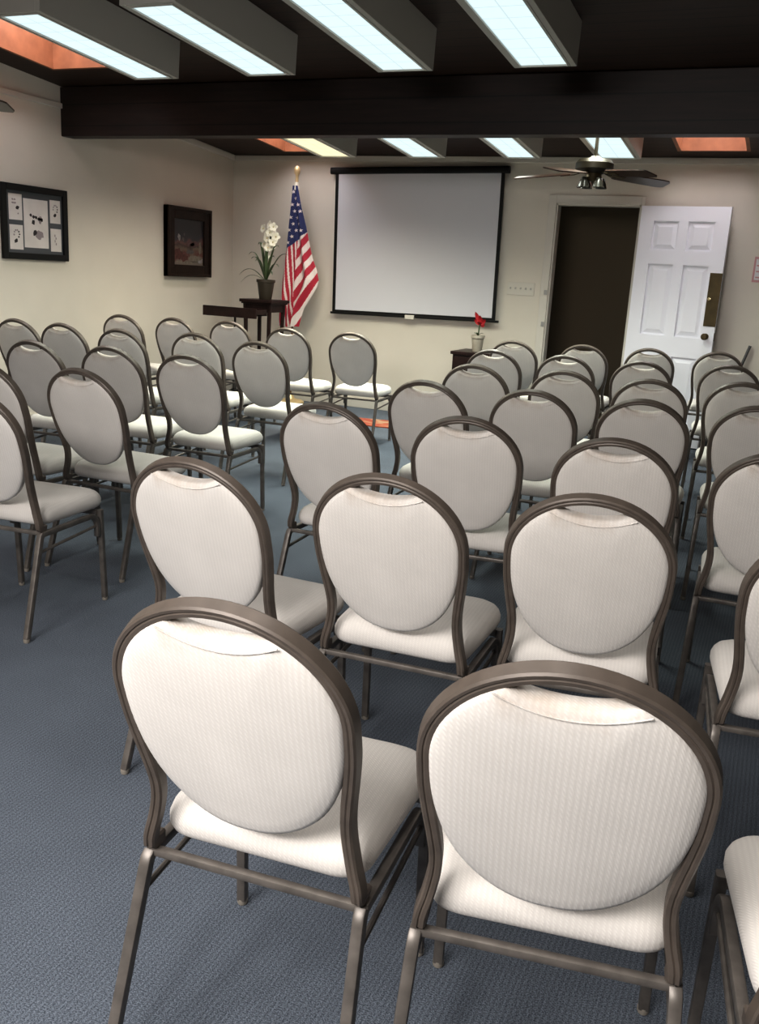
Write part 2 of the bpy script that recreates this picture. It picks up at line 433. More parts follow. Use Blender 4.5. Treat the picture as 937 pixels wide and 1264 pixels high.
# leaf: local x from hinge to free edge, local -y faces the room
lw, lh, th = .775, 2.095, .04
bm = bmesh.new()
st = [(0, .12), (.345, .43), (.655, .775)]
for a, b in st: box(bm, (a, -th, 0), (b, 0, lh))
rz = [(0, .21), (.80, .98), (1.60, 1.72), (1.97, lh)]
for a, b in rz:
    box(bm, (.12, -th, a), (.345, 0, b)); box(bm, (.43, -th, a), (.655, 0, b))
for (za, zb) in ((.21, .80), (.98, 1.60), (1.72, 1.97)):
    for (xa, xb) in ((.12, .345), (.43, .655)):
        box(bm, (xa, -th+.020, za), (xb, -.010, zb))
        # raised field with sloping shoulders
        i, o_ = .05, .012
        vs = [bm.verts.new(p) for p in ((xa+o_, -th+.020, za+o_), (xb-o_, -th+.020, za+o_), (xb-o_, -th+.020, zb-o_), (xa+o_, -th+.020, zb-o_),
              (xa+i, -th+.007, za+i), (xb-i, -th+.007, za+i), (xb-i, -th+.007, zb-i), (xa+i, -th+.007, zb-i))]
        bm.faces.new(vs[4:])
        for q in range(4): bm.faces.new((vs[q], vs[(q+1) % 4], vs[4+(q+1) % 4], vs[4+q]))
leaf = link('door_leaf', bm, 'white', e, smooth=False, loc=(DX1+.02, D-.03, .012))
leaf.rotation_euler = (0, 0, R(-8.5))
bm = bmesh.new(); box(bm, (.672, -th-.006, 1.09), (.777, -th+.002, 1.545), .002); box(bm, (.672, -th-.009, 1.50), (.777, -th-.004, 1.507)); box(bm, (.672, -th-.009, 1.52), (.777, -th-.004, 1.525))
pl_ = link('brass_plate', bm, 'brass', leaf, smooth=False)
bm = bmesh.new(); lathe(bm, [(0, -.001), (.013, 0), (.013, .012), (.017, .02), (.014, .03), (0, .034)], 14)
bmesh.ops.rotate(bm, matrix=Matrix.Rotation(R(90), 3, 'X'), verts=bm.verts[:]); bmesh.ops.translate(bm, vec=(.700, -th-.006, 1.325), verts=bm.verts[:])
link('thumb_turn', bm, 'brass_light', pl_)
bm = bmesh.new(); lathe(bm, [(0, -.001), (.028, 0), (.028, .006), (.012, .012), (.011, .03), (.026, .042), (.029, .055), (.022, .067), (0, .071)], 18)
bmesh.ops.rotate(bm, matrix=Matrix.Rotation(R(90), 3, 'X'), verts=bm.verts[:]); bmesh.ops.translate(bm, vec=(.705, -th, 1.0), verts=bm.verts[:])
link('door_knob', bm, 'brass', leaf)
link('latch_plate', bmbox((.7745, -.032, .965), (.777, -.008, 1.035)), 'brass', leaf, smooth=False)

# ------------------------------------------------------------------ ceiling lights
FL = [(-4.134, -3.879), (-3.272, -3.020), (-2.375, -2.118), (-1.545, -1.285)]
BL = [(-3.985, -3.715), (-3.115, -2.880), (-2.275, -2.055), (-1.515, -1.260)]
def light_box(xa, xb, y0, y1, label, group, lm='lamp'):
    """box fixture hung flush under the sloping ceiling; built level along y then tilted with the ceiling"""
    xm = (xa+xb)/2; ym = (y0+y1)/2; w = (xb-xa)/2; hh = .235; L_ = (y1-y0)/2
    o = thing('ceiling_light', label, 'ceiling light', (xm, ym, zc(ym)-hh), group=group)
    o.rotation_euler = (math.atan(-K), 0, 0)
    ow = w+.045; ol = L_+.035
    bm = bmesh.new()
    box(bm, (-ow, -ol, .004), (-w-.012, ol, hh-.002), .003); box(bm, (w+.012, -ol, .004), (ow, ol, hh-.002), .003)
    box(bm, (-w-.012, -ol, .004), (w+.012, -L_-.008, hh-.002), .003); box(bm, (-w-.012, L_+.008, .004), (w+.012, ol, hh-.002), .003)
    box(bm, (-w-.012, -L_-.008, .05), (w+.012, L_+.008, hh-.002))
    link('housing', bm, 'housing', o, smooth=False)
    bm = bmesh.new()
    t = .014
    box(bm, (-w-t, -L_-t, 0), (-w, L_+t, .012)); box(bm, (w, -L_-t, 0), (w+t, L_+t, .012))
    box(bm, (-w, -L_-t, 0), (w, -L_, .012)); box(bm, (-w, L_, 0), (w, L_+t, .012))
    link('trim_ring', bm, 'housing', o, smooth=False)
    link('diffuser', bmbox((-w, -L_, .008), (w, L_, .014)), lm, o, smooth=False)
    ld = bpy.data.lights.new('tube_lamp', 'AREA'); ld.shape = 'RECTANGLE'; ld.size = 2*w-.02; ld.size_y = 2*L_-.02
    ld.energy = TUBE*(1.32 if y0 > YB else .62 if y0 > 3 else .26 if y0 > 0 else 1.2); ld.spread = R(150); ld.color = {'lamp': (.94, 1, .89), 'lampw': (1, .93, .74), 'lamp_added': (1, .965, .93)}[lm]
    # photometric profile: the prismatic lens throws wide across the tubes, narrow along them
    lo_, hi_ = (.80, 1.2) if lm == 'lampw' else (.6, .9) if y0 < 0 else (.35, .8) if y0 < 3 else (.56, .83) if y0 > YB else (.22, .74)
    ld.use_nodes = True; nt = ld.node_tree; N = nt.nodes; L = nt.links; em = N['Emission']
    ge = N.new('ShaderNodeNewGeometry'); sx = N.new('ShaderNodeSeparateXYZ'); L.new(ge.outputs['Incoming'], sx.inputs[0])
    ab = N.new('ShaderNodeMath'); ab.operation = 'ABSOLUTE'; L.new(sx.outputs['Y'], ab.inputs[0])
    mr = N.new('ShaderNodeMapRange'); mr.interpolation_type = 'SMOOTHSTEP'
    for k_, v_ in (('From Min', lo_), ('From Max', hi_), ('To Min', 1.), ('To Max', .06)): mr.inputs[k_].default_value = v_
    L.new(ab.outputs[0], mr.inputs['Value']); L.new(mr.outputs[0], em.inputs['Strength'])
    lo = bpy.data.objects.new('tube_lamp', ld); C.objects.link(lo); lo.parent = o; lo.location = (0, 0, .006)
    return o
nF = ['box ceiling light before the beam, beside the left wooden skylight', 'box ceiling light before the beam, second from the left wall',
      'box ceiling light before the beam, third from the left wall', 'box ceiling light before the beam, farthest from the left wall']
nB = ['warm yellow-tinted box ceiling light behind the beam above the flag', 'box ceiling light behind the beam over the middle of the projector screen',
      'box ceiling light behind the beam over the right end of the projector screen', 'box ceiling light behind the beam directly over the ceiling fan']
for i in range(4):
    light_box(*FL[i], 4.19, 5.36, nF[i], 'box ceiling lights before the beam')
for i in range(4):
    light_box(*BL[i], 6.55, 7.77, nB[i], 'box ceiling lights behind the beam', 'lampw' if i == 0 else 'lamp')
nG = ['farthest left', 'second from the left', 'third from the left', 'nearest the right side']
for i in range(4):  # two added rows of fixtures, out of view, to brighten the nearest chairs
    light_box(FL[i][0]+.9, FL[i][1]+.9, .95, 2.12, 'added box ceiling light above the two nearest chair rows, '+nG[i], 'added box ceiling lights above the nearest chairs', 'lamp_added')
    light_box(FL[i][0]+.9, FL[i][1]+.9, -1.7, -.5, 'added box ceiling light behind the nearest chair row, '+nG[i], 'added box ceiling lights over the rear of the room', 'lamp_added')

# ------------------------------------------------------------------ banquet chair
# back hoop leans 18 degrees and turns upright near the seat; s = distance down from the top, u = sideways
LEAN = R(18.); YT, ZT = -.332, .925
_prof = [(0., YT, ZT)]
for _i in range(1, 301):
    _s = _i*.002; _a = LEAN*min(1, max(0, (.48-_s)/.09))
    _prof.append((_s, _prof[-1][1]+.002*math.sin(_a), _prof[-1][2]-.002*math.cos(_a)))
def hp(u, s, off=0.):
    """point of the back surface; off = distance in front (+) or behind (-) of it"""
    k = max(0, s)/.002; i = min(299, int(k)); t = k-i
    y = _prof[i][1]+(_prof[i+1][1]-_prof[i][1])*t; z = _prof[i][2]+(_prof[i+1][2]-_prof[i][2])*t
    if s < 0: z -= s
    a = LEAN*min(1, max(0, (.48-s)/.09))
    return Vector((u, y+off*math.cos(a), z+off*math.sin(a)))
TW = .021
def hoop_path():
    a, b = .2035-TW/2, .187
    right = []
    for i in range(0, 19):
        t = R(90*i/18); right.append((a*math.sin(t), TW/2+(b-TW/2)*(1-math.cos(t))))
    for u, s in [(p.x, p.y) for p in spline([(a, .187, 0), (.1915, .245, 0), (.1855, .30, 0), (.1785, .35, 0), (.174, .395, 0), (.175, .435, 0), (.1825, .48, 0), (.190, .51, 0), (.193, .525, 0)], 5)[1:]]:
        right.append((u, s))
    P = [hp(u, s) for u, s in right]
    # foot of the hoop turns forward onto the rear rail
    e_ = P[-1]
    P += [Vector((.194, e_.y+.002, .4065)), Vector((.194, e_.y+.008, .4025)), Vector((.194, e_.y+.030, .4015))]
    Lf = [Vector((-p.x, p.y, p.z)) for p in P[1:]][::-1]
    return Lf+P
def build_chair(name, label):
    t = thing(name, label, 'chair')
    # hoop
    bm = bmesh.new()
    pf = [(-.0105, -.011), (-.0105, .010), (-.0075, .0135), (.0075, .0135), (.0105, .010), (.0105, -.011), (.0075, -.0145), (.003, -.0145), (.001, -.0125), (-.0015, -.0145), (-.0075, -.0145)]
    nrm = (0, math.cos(LEAN), math.sin(LEAN))
    sweep(bm, hoop_path(), pf, up=nrm)
    link('back_frame', bm, 'frame', t)
    # upholstered back pad
    out = []
    ia, ib = .2035-TW+.003, .187-TW+.003
    ca = .086/ia
    a0 = math.asin(ca)
    for i in range(0, 17):
        a = a0+(math.pi/2-a0)*i/16; out.append((ia*math.sin(a), .187-ib*math.cos(a)))
    lb = .457-.187
    for i in range(1, 21):
        a = math.pi/2*i/20; n_ = 2.25
        out.append((ia*math.cos(a)**(2/n_), .187+lb*math.sin(a)**(2/n_)))
    half = out
    out = half+[(-u, s) for u, s in half[:-1][::-1]]
    cs = half[0][1]
    for i in range(1, 12):   # scooped hand-hold
        u = -.086+.172*i/12; q = 1-(u/.086)**2
        out.append((u, cs+(.058-cs)*q**.75))
    cu, csn = 0., .25
    bm = bmesh.new(); N_ = len(out)
    rings = []
    prof = [(1., 0., 0), (1., .010, -.010), (.985, .0165, -.0155), (.95, .020, -.019), (.85, .0235, -.023), (.65, .027, -.026), (.35, .030, -.028)]
    def ring(k, off): return [bm.verts.new(hp(cu+(u-cu)*k, csn+(s-csn)*k, off)) for u, s in out]
    rf = [ring(k, f) for k, f, b_ in prof[1:]]; rb = [ring(k, b_) for k, f, b_ in prof[1:]]
    allr = rf[::-1]+rb
    for a, b in zip(allr, allr[1:]):
        for j in range(N_): bm.faces.new((a[j], a[(j+1) % N_], b[(j+1) % N_], b[j]))
    for rr, off in ((allr[0], .031), (allr[-1], -.029)):
        c_ = bm.verts.new(hp(cu, csn, off))
        for j in range(N_): bm.faces.new((rr[j], rr[(j+1) % N_], c_))
    pad = link('backrest', bm, 'fabric', t)
    # stitched seam under the scoop
    bm = bmesh.new()
    sm = [hp(u, .058+.013-(abs(u)/.095)**2*.024, -.0212) for u in [-.100+.20*i/14 for i in range(15)]]
    sweep(bm, sm, circ(.0013, 6), up=nrm)
    link('piping', bm, 'fabric', pad)
    # seat cushion
    def outline(k):
        pts = []
        cor = [(-.186, -.170, .055), (.186, -.170, .055), (.207, .212, .075), (-.207, .212, .075)]
        n = len(cor)
        for i in range(n):
            p = Vector(cor[i][:2]); a = (Vector(cor[i-1][:2])-p).normalized(); b = (Vector(cor[(i+1) % n][:2])-p).normalized(); r_ = cor[i][2]
            for j in range(9):
                w_ = j/8; q = p+a*r_*(1-w_)**2+b*r_*w_**2
                pts.append(q)
            nx = Vector(cor[(i+1) % n][:2]); rn = cor[(i+1) % n][2]
            s0 = p+b*r_; s1 = nx-b*rn
            for j in range(1, 6): pts.append(s0.lerp(s1, j/6))
        res = []
        for q in pts:
            l = q.length; res.append(Vector((q.x*(1-k/.2), (q.y-.02)*(1-k/.19)+.02)))
        return res
    bm = bmesh.new(); rings = []
    for inset, z in ((.03, .4035), (.008, .405), (.0, .412), (-.005, .424), (-.005, .440), (0, .454), (.008, .465), (.022, .474), (.045, .480), (.085, .485), (.14, .487)):
        rings.append([bm.verts.new((q.x, q.y, z)) for q in outline(inset)])
    n_ = len(rings[0])
    for a, b in zip(rings, rings[1:]):
        for j in range(n_): bm.faces.new((a[j], a[(j+1) % n_], b[(j+1) % n_], b[j]))
    bm.faces.new(rings[0]); c_ = bm.verts.new((0, .02, .488))
    for j in range(n_): bm.faces.new((rings[-1][j], rings[-1][(j+1) % n_], c_))
    link('seat', bm, 'fabric', t)
    # rails under the seat
    sq = rrect(.02, .021, .004, 2)
    bm = bmesh.new()
    sweep(bm, [(-.197, -.190, .3835), (.197, -.190, .3835)], rrect(.018, .015, .004, 2), up=(0, 0, 1))
    for s_ in (-1, 1):
        sweep(bm, [(s_*.1985, -.19, .3805), (s_*.2015, .10, .3805)]+[(s_*(.2015+.003*i/6), .10+.05*math.sin(R(15*i)), .3305+.05*math.cos(R(15*i))) for i in range(1, 7)]+[(s_*.2045, .1505, .29)], sq, up=(0, 0, 1))
    sweep(bm, [(-.197, .165, .385), (.197, .165, .385)], sq, up=(0, 0, 1))
    link('seat_frame', bm, 'rail', t)
    for s_ in (-1, 1):
        bm = bmesh.new(); sweep(bm, [(s_*.201, -.222, .315), (s_*.204, .165, .335)], circ(.006, 8), up=(0, 0, 1))
        link('stretcher', bm, 'rail', t)
        # rear leg
        bm = bmesh.new()
        pts = [(s_*.1985, -.192, .3805), (s_*.199, -.2005, .374), (s_*.1995, -.205, .362)]
        for q in range(1, 6): pts.append((s_*(.1995+.0125*q/5), -.205-.112*q/5, .362-.350*q/5))
        sweep(bm, pts, rrect(.021, .023, .004, 2), up=(0, 1, 0))
        lg = link('leg', bm, 'rail', t)
        bm = bmesh.new(); lathe(bm, [(0, 0), (.010, 0), (.012, .004), (.012, .014), (0, .016)], 12, (s_*.212, -.318, 0))
        link('foot_glide', bm, 'glide', lg)
        # front leg
        bm = bmesh.new()
        sweep(bm, [(s_*.2045, .172, .395), (s_*.2055, .178, .25), (s_*.207, .190, .012)], rrect(.021, .022, .004, 2), up=(0, 1, 0))
        lg = link('leg', bm, 'rail', t)
        bm = bmesh.new(); lathe(bm, [(0, 0), (.010, 0), (.012, .004), (.012, .014), (0, .016)], 12, (s_*.207, .190, 0))
        link('foot_glide', bm, 'glide', lg)
    return t

def copy_tree(o, parent=None):
    c = o.copy(); C.objects.link(c)
    if parent: c.parent = parent
    for ch in o.children: copy_tree(ch, c)
    return c

CH = {
'R1a': (-.700, 1.346, 4.5), 'R1b': (-.223, 1.386, 9.2), 'R1c': (.275, 1.395, 8.), 'R2a': (-1.284, 2.149, -.6), 'R2b': (-.830, 2.282, 2.6),
'R2c': (-.376, 2.384, 7.5), 'R2d': (.175, 2.37, 6.), 'R3a': (-1.478, 3.278, -1.), 'R3b': (-.990, 3.334, 6.), 'R3c': (-.447, 3.246, 3.8),
'R3d': (.060, 3.332, 1.), 'R4a': (-1.454, 4.286, -3.), 'R4b': (-.986, 4.348, 1.5), 'R4c': (-.519, 4.418, 3.5), 'R4d': (-.045, 4.607, 3.),
'R5a': (-1.563, 5.312, .4), 'R5b': (-1.092, 5.441, 3.4), 'R5c': (-.625, 5.399, 4.6), 'R5d': (-.162, 5.733, 3.5),
'R6a': (-1.826, 6.512, 3.), 'R6b': (-1.330, 6.581, 2.2), 'R6c': (-.843, 6.641, 5.), 'R6d': (-.297, 6.970, 4.),
'R7a': (-1.998, 7.658, 3.), 'R7b': (-1.472, 7.881, 3.), 'R7c': (-.977, 8.116, 3.), 'R7d': (-.461, 8.373, 4.),
'H1': (-2.735, 3.420, 0.), 'H2': (-2.850, 4.347, 3.2), 'H3': (-3.372, 4.368, 3.5), 'H4': (-3.812, 4.262, 2.5), 'H5': (-5.132, 5.494, 2.),
'H6': (-4.690, 5.474, 2.), 'H7': (-5.245, 6.812, 3.), 'H8': (-4.165, 5.455, 1.5), 'H9': (-4.812, 6.973, 2.), 'H10': (-3.718, 5.682, 4.),
'H11': (-4.380, 7.161, 2.5), 'H12': (-3.093, 5.486, 2.4), 'H13': (-3.672, 6.903, 3.), 'H14': (-3.162, 7.026, 5.),
'H15': (-3.185, 3.31, 1.), 'H16': (-2.625, 2.680, 6.)}
RB = 'round-backed chair, right block, '
LBk = 'round-backed chair, left block, '
row = {1: 'nearest row', 2: 'second row', 3: 'third row', 4: 'fourth row', 5: 'fifth row', 6: 'second row from the back wall', 7: 'row closest to the back wall'}
LAB = {
'R1a': 'largest cream round-backed chair, brown stain on top edge, seat visible to its right',
'R1b': 'large cream round-backed chair in the nearest row, weave facing straight to the camera',
'R1c': 'cream chair at the right picture edge, nearest row, only seat and frame showing',
'R7a': RB+'front row, just before the small dark cabinet',
'R7b': RB+'front row, in front of the dark doorway',
'R7c': RB+'front row, directly before the white door leaf',
'R7d': RB+'front row, beside the leaning grey rod',
'H16': LBk+'closest to camera, legs fully visible on the carpet',
'H15': LBk+'second row, cut off by the left picture edge',
'H1': LBk+'second row, at the aisle end with whole oval back visible',
'H2': LBk+'third row, at the aisle end',
'H3': LBk+'third row, second from the aisle',
'H4': LBk+'third row, third from the aisle',
'H12': LBk+'fourth row, at the aisle end, below the flag',
'H10': LBk+'fourth row, second from the aisle, before the music stand',
'H8': LBk+'fourth row, third from the aisle',
'H6': LBk+'fourth row, fourth from the aisle, beside the wall-end chair',
'H5': LBk+'fourth row, touching the left wall under the framed prints',
'H14': LBk+'front row, at the aisle end, under the projector screen',
'H13': LBk+'front row, directly in front of the flag',
'H11': LBk+'front row, in front of the music stand',
'H9': LBk+'front row, second from the left wall',
'H7': LBk+'front row, nearest the left wall and dark painting',
}
col = {'a': 'at the aisle end', 'b': 'second from the aisle', 'c': 'third from the aisle', 'd': 'fourth from the aisle'}
for k_ in CH:
    if k_ not in LAB:
        LAB[k_] = RB+row[int(k_[1])]+', '+col[k_[2]]
proto = None
for k_, (x, y, rz_) in CH.items():
    if proto is None:
        proto = c = build_chair('banquet_chair', LAB[k_])
    else:
        c = copy_tree(proto)
    c.location = (x-.025*math.sin(R(rz_)), y+.025*math.cos(R(rz_)), 0); c.rotation_euler = (0, 0, R(rz_)); c['label'] = LAB[k_]
    c['group'] = 'banquet chairs in the %s block' % ('right' if k_[0] == 'R' else 'left')

# ------------------------------------------------------------------ projector screen
sx0, sx1, sz0, sz1 = -4.367, -2.599, .99, 2.386
xm = (sx0+sx1)/2; hw = (sx1-sx0)/2
t = thing('projector_screen', 'white pull-down projector screen with black border on the back wall', 'projector screen', (xm, D-.06, (sz0+sz1)/2))
t.rotation_euler = (0, R(-1.0), 0); hz = (sz1-sz0)/2
bm = bmesh.new(); sweep(bm, [(-hw-.055, .012, hz), (hw+.04, .012, hz)], rrect(.062, .066, .02, 4), up=(0, 0, 1))
case = link('screen_case', bm, 'black', t)
for x_ in (-hw*.7, hw*.7): link('bracket', bmbox((x_-.02, .02, hz-.03), (x_+.02, .0595, hz+.03)), 'black', case, smooth=False)
bm = bmesh.new()
bd = .034
box(bm, (-hw+bd, -.002, -hz+bd*.8), (hw-bd, .001, hz-.02))
link('screen_surface', bm, 'screen', t, smooth=False)
bm = bmesh.new()
box(bm, (-hw, -.003, -hz), (-hw+bd, .002, hz-.01)); box(bm, (hw-bd, -.003, -hz), (hw, .002, hz-.01)); box(bm, (-hw+bd, -.003, -hz), (hw-bd, .002, -hz+bd*.8))
link('screen_frame', bm, 'black', t, smooth=False)
bm = bmesh.new(); sweep(bm, [(-hw-.02, 0, -hz-.004), (hw+.035, 0, -hz-.004)], rrect(.02, .022, .006, 2), up=(0, 0, 1))
bar = link('bottom_bar', bm, 'black', t)
bm = bmesh.new(); box(bm, (-.06, -.018, -hz-.03), (.04, .012, -hz+.012), .006)
link('pull_handle', bm, 'plate', bar, smooth=False)

# ------------------------------------------------------------------ framed pictures on the left wall
def frame_bars(bm, y0, y1, z0, z1, w, d):
    """picture frame lying against x=0 facing +x, mitred profile by four bevelled bars"""
    box(bm, (0, y0, z0), (d, y0+w, z1), .004); box(bm, (0, y1-w, z0), (d, y1, z1), .004)
    box(bm, (0, y0+w, z0), (d, y1-w, z0+w), .004); box(bm, (0, y0+w, z1-w), (d, y1-w, z1), .004)
def blob(bm, x, y, z, ry, rz_, mi, n=14, j=.25, rot=0.):
    vs = []
    for i in range(n):
        a = 2*math.pi*i/n; k = 1+random.uniform(-j, j)
        p, q = ry*k*math.cos(a), rz_*k*math.sin(a)
        vs.append(bm.verts.new((x, y+p*math.cos(rot)-q*math.sin(rot), z+p*math.sin(rot)+q*math.cos(rot))))
    f = bm.faces.new(vs); f.material_index = mi
y0, y1, z0, z1 = 5.601, 6.316, 1.342, 1.906
yc, zcn = (y0+y1)/2, (z0+z1)/2; hy, hzz = (y1-y0)/2, (z1-z0)/2
t = thing('framed_prints', 'black framed set of five ink prints in grey mat on left wall', 'picture', (-W+.002, yc, zcn))
bm = bmesh.new(); frame_bars(bm, -hy, hy, -hzz, hzz, .05, .03); link('frame', bm, 'black', t, smooth=False)
link('mat', bmbox((.0, -hy+.048, -hzz+.048), (.010, hy-.048, hzz-.048)), 'mat_board', t, smooth=False)
def prn(u0, u1, v0, v1, kind):
    a, b = -hy+2*hy*u0, -hy+2*hy*u1; zt, zb = hzz-2*hzz*v0, hzz-2*hzz*v1
    bm = bmesh.new(); box(bm, (.0105, a, zb), (.0120, b, zt))
    w, h = b-a, zt-zb; cx, cz = (a+b)/2, (zt+zb)/2; x = .0124
    if kind == 0:
        for q in range(5): blob(bm, x, cx-.22*w+.11*w*q, cz+.18*h+random.uniform(-.01, .01)-.01*q, .055*w, .035*h, 1)
        blob(bm, x, cx-.12*w, cz+.03*h, .07*w, .055*h, 1); blob(bm, x+.0002, cx-.06*w, cz-.19*h, .09*w, .05*h, 1, rot=.4)
        blob(bm, x, cx+.12*w, cz-.22*h, .16*w, .10*h, 2); blob(bm, x, cx+.16*w, cz+.08*h, .08*w, .09*h, 2)
    elif kind == 1:
        for q in range(4): blob(bm, x, cx-.2*w+.16*w*(q % 2), cz+.28*h-.13*h*(q//2), .08*w, .035*h, 2)
        blob(bm, x, cx+.14*w, cz-.02*h, .12*w, .075*h, 1); blob(bm, x, cx+.18*w, cz-.25*h, .05*w, .03*h, 2)
    elif kind == 2:
        for q in range(7):
            aa = R(-40+q*38); blob(bm, x, cx+.02*w+.2*w*math.cos(aa), cz+.12*h+.17*h*math.sin(aa), .06*w, .035*h, 1 if q < 3 else 2)
        blob(bm, x+.0002, cx-.05*w, cz-.15*h, .16*w, .08*h, 1, rot=.7)
    else:
        for q in range(4): blob(bm, x, cx-.1*w+.1*w*(q % 2), cz+.2*h-.12*h*q, .05*w, .06*h, 2)
    link('print', bm, ['paper', 'ink', 'ink_soft'], t, smooth=False)
prn(.33, .70, .175, .835, 0); prn(.115, .31, .13, .475, 1); prn(.115, .31, .54, .87, 2); prn(.735, .90, .155, .475, 2); prn(.735, .905, .55, .87, 3)

y0, y1, z0, z1 = 7.664, 8.407, 1.252, 1.918
yc, zcn = (y0+y1)/2, (z0+z1)/2; hy, hzz = (y1-y0)/2, (z1-z0)/2
t = thing('framed_painting', 'dark painting of an evening scene in a deep brown frame on left wall', 'picture', (-W+.002, yc, zcn))
bm = bmesh.new(); frame_bars(bm, -hy, hy, -hzz, hzz, .115, .05)
frame_bars(bm, -hy, hy, -hzz, hzz, .03, .062); link('frame', bm, 'brown_frame', t, smooth=False)
bm = bmesh.new(); box(bm, (.0, -hy+.11, -hzz+.11), (.03, hy-.11, hzz-.11))
for (by, bz, ry, rz2, mi) in ((-.16, .045, .022, .035, 1), (-.09, .03, .018, .018, 2), (-.07, .075, .012, .014, 2), (.02, -.01, .07, .03, 3), (.10, -.02, .06, .035, 3), (.20, -.04, .022, .06, 4),
                           (-.17, -.12, .07, .055, 5), (-.08, -.15, .06, .035, 5), (.10, -.15, .12, .035, 4), (.03, -.09, .07, .022, 2), (.17, -.17, .07, .03, 1), (-.02, -.19, .16, .015, 4)):
    blob(bm, .0303+.0001*mi, by, bz, ry, rz2, mi, j=.3)
link('canvas', bm, ['painting', 'paint_white', 'paint_grey', 'paint_rose', 'paint_tan', 'paint_rust'], t, smooth=False)

# ------------------------------------------------------------------ flag on a pole
FY = 8.64
t = thing('flag', 'furled flag with white stars on blue and red stripes on a standing pole', 'flag', (-4.713, FY, 0))
# axis origin at the pole: local x right
bm = bmesh.new(); lathe(bm, [(0, 0), (.15, 0), (.15, .02), (.13, .035), (.05, .05), (.03, .10), (.022, .11), (0, .11)], 24); link('stand', bm, 'gold', t)
bm = bmesh.new(); lathe(bm, [(0, .05), (.0125, .05), (.0125, 2.24), (0, 2.24)], 12); link('pole', bm, 'pole', t)
bm = bmesh.new(); lathe(bm, [(0, 2.225), (.016, 2.225), (.019, 2.25), (.015, 2.275), (.017, 2.30), (.028, 2.318), (.033, 2.345), (.028, 2.372), (.014, 2.388), (0, 2.392)], 16); link('finial', bm, 'gold', t)
bm = bmesh.new(); lathe(bm, [(.016, 2.155), (.030, 2.16), (.026, 2.20), (.016, 2.24), (.0135, 2.24)], 14); link('sleeve', bm, 'ivory', t)
LEFT = [(2.20, -.030), (2.0, -.040), (1.8, -.052), (1.6, -.062), (1.4, -.078), (1.2, -.092), (1.0, -.105), (.80, -.115)]
RIGHT = [(2.20, .022), (2.0, .075), (1.8, .145), (1.66, .185), (1.5, .235), (1.4, .285), (1.29, .318), (1.22, .30), (1.1, .23), (1.0, .165), (.9, .135), (.80, .112)]
def interp(tab, z):
    for (za, a), (zb, b) in zip(tab, tab[1:]):
        if z >= zb: return a+(b-a)*(za-z)/(za-zb)
    return tab[-1][1]
def fy(a, z):
    """folds: deeper toward the bottom, a in 0..1 across the cloth"""
    k = min(1, max(0, (2.22-z)/1.2))
    return -.026-.055*k-(.010+.035*k)*math.sin(a*math.pi*3.1+.6)*(.35+.65*a)-.02*k*math.sin(a*math.pi*6.5)
nz_, na = 200, 90
bm = bmesh.new()
grid = []
for i in range(nz_+1):
    z = 2.20-1.395*i/nz_; l, r_ = interp(LEFT, z), interp(RIGHT, z); rw = []
    for j in range(na+1):
        a = j/na; x = l+(r_-l)*a
        zz = z+(.012*math.sin(a*9) if i == nz_ else 0)
        rw.append((bm.verts.new((x, fy(a, z), zz)), a, x, z))
    grid.append(rw)
for i in range(nz_):
    for j in range(na):
        v = [grid[i][j], grid[i][j+1], grid[i+1][j+1], grid[i+1][j]]
        f = bm.faces.new([q[0] for q in v])
        x = sum(q[2] for q in v)/4; z = sum(q[3] for q in v)/4; a = sum(q[1] for q in v)/4
        cz_ = 1.58+(x+.062)*.80
        fold = .05-.03*(1.6-z)
        if z > cz_: f.material_index = 2
        elif x > fold:
            q = (z-1.55*x)/.20
            f.material_index = 0 if (q % 1) < .52 else 1
        else:
            q = (x+.1*(z-1.2))/.042
            f.material_index = 0 if (q % 1) < .6 else 1
# stars
def star(cx, cz_, rr):
    vs = []
    for i in range(10):
        rad = rr if i % 2 == 0 else rr*.42; an = R(90+36*i+12)
        x, z = cx+rad*math.cos(an), cz_+rad*math.sin(an)
        l, r_ = interp(LEFT, z), interp(RIGHT, z); a = min(1, max(0, (x-l)/(r_-l)))
        vs.append(bm.verts.new((x, fy(a, z)-.004, z)))
    f = bm.faces.new(vs); f.material_index = 1
zrow = 2.14; odd = 0
while zrow > 1.60:
    l, r_ = interp(LEFT, zrow), interp(RIGHT, zrow)
    xx = l+.018+(.030 if odd else 0)
    while xx < r_-.014:
        if zrow > 1.62+(xx+.062)*.80: star(xx, zrow, .021)
        xx += .068
    zrow -= .062; odd ^= 1
link('cloth', bm, ['flag_red', 'flag_white', 'flag_blue'], t)

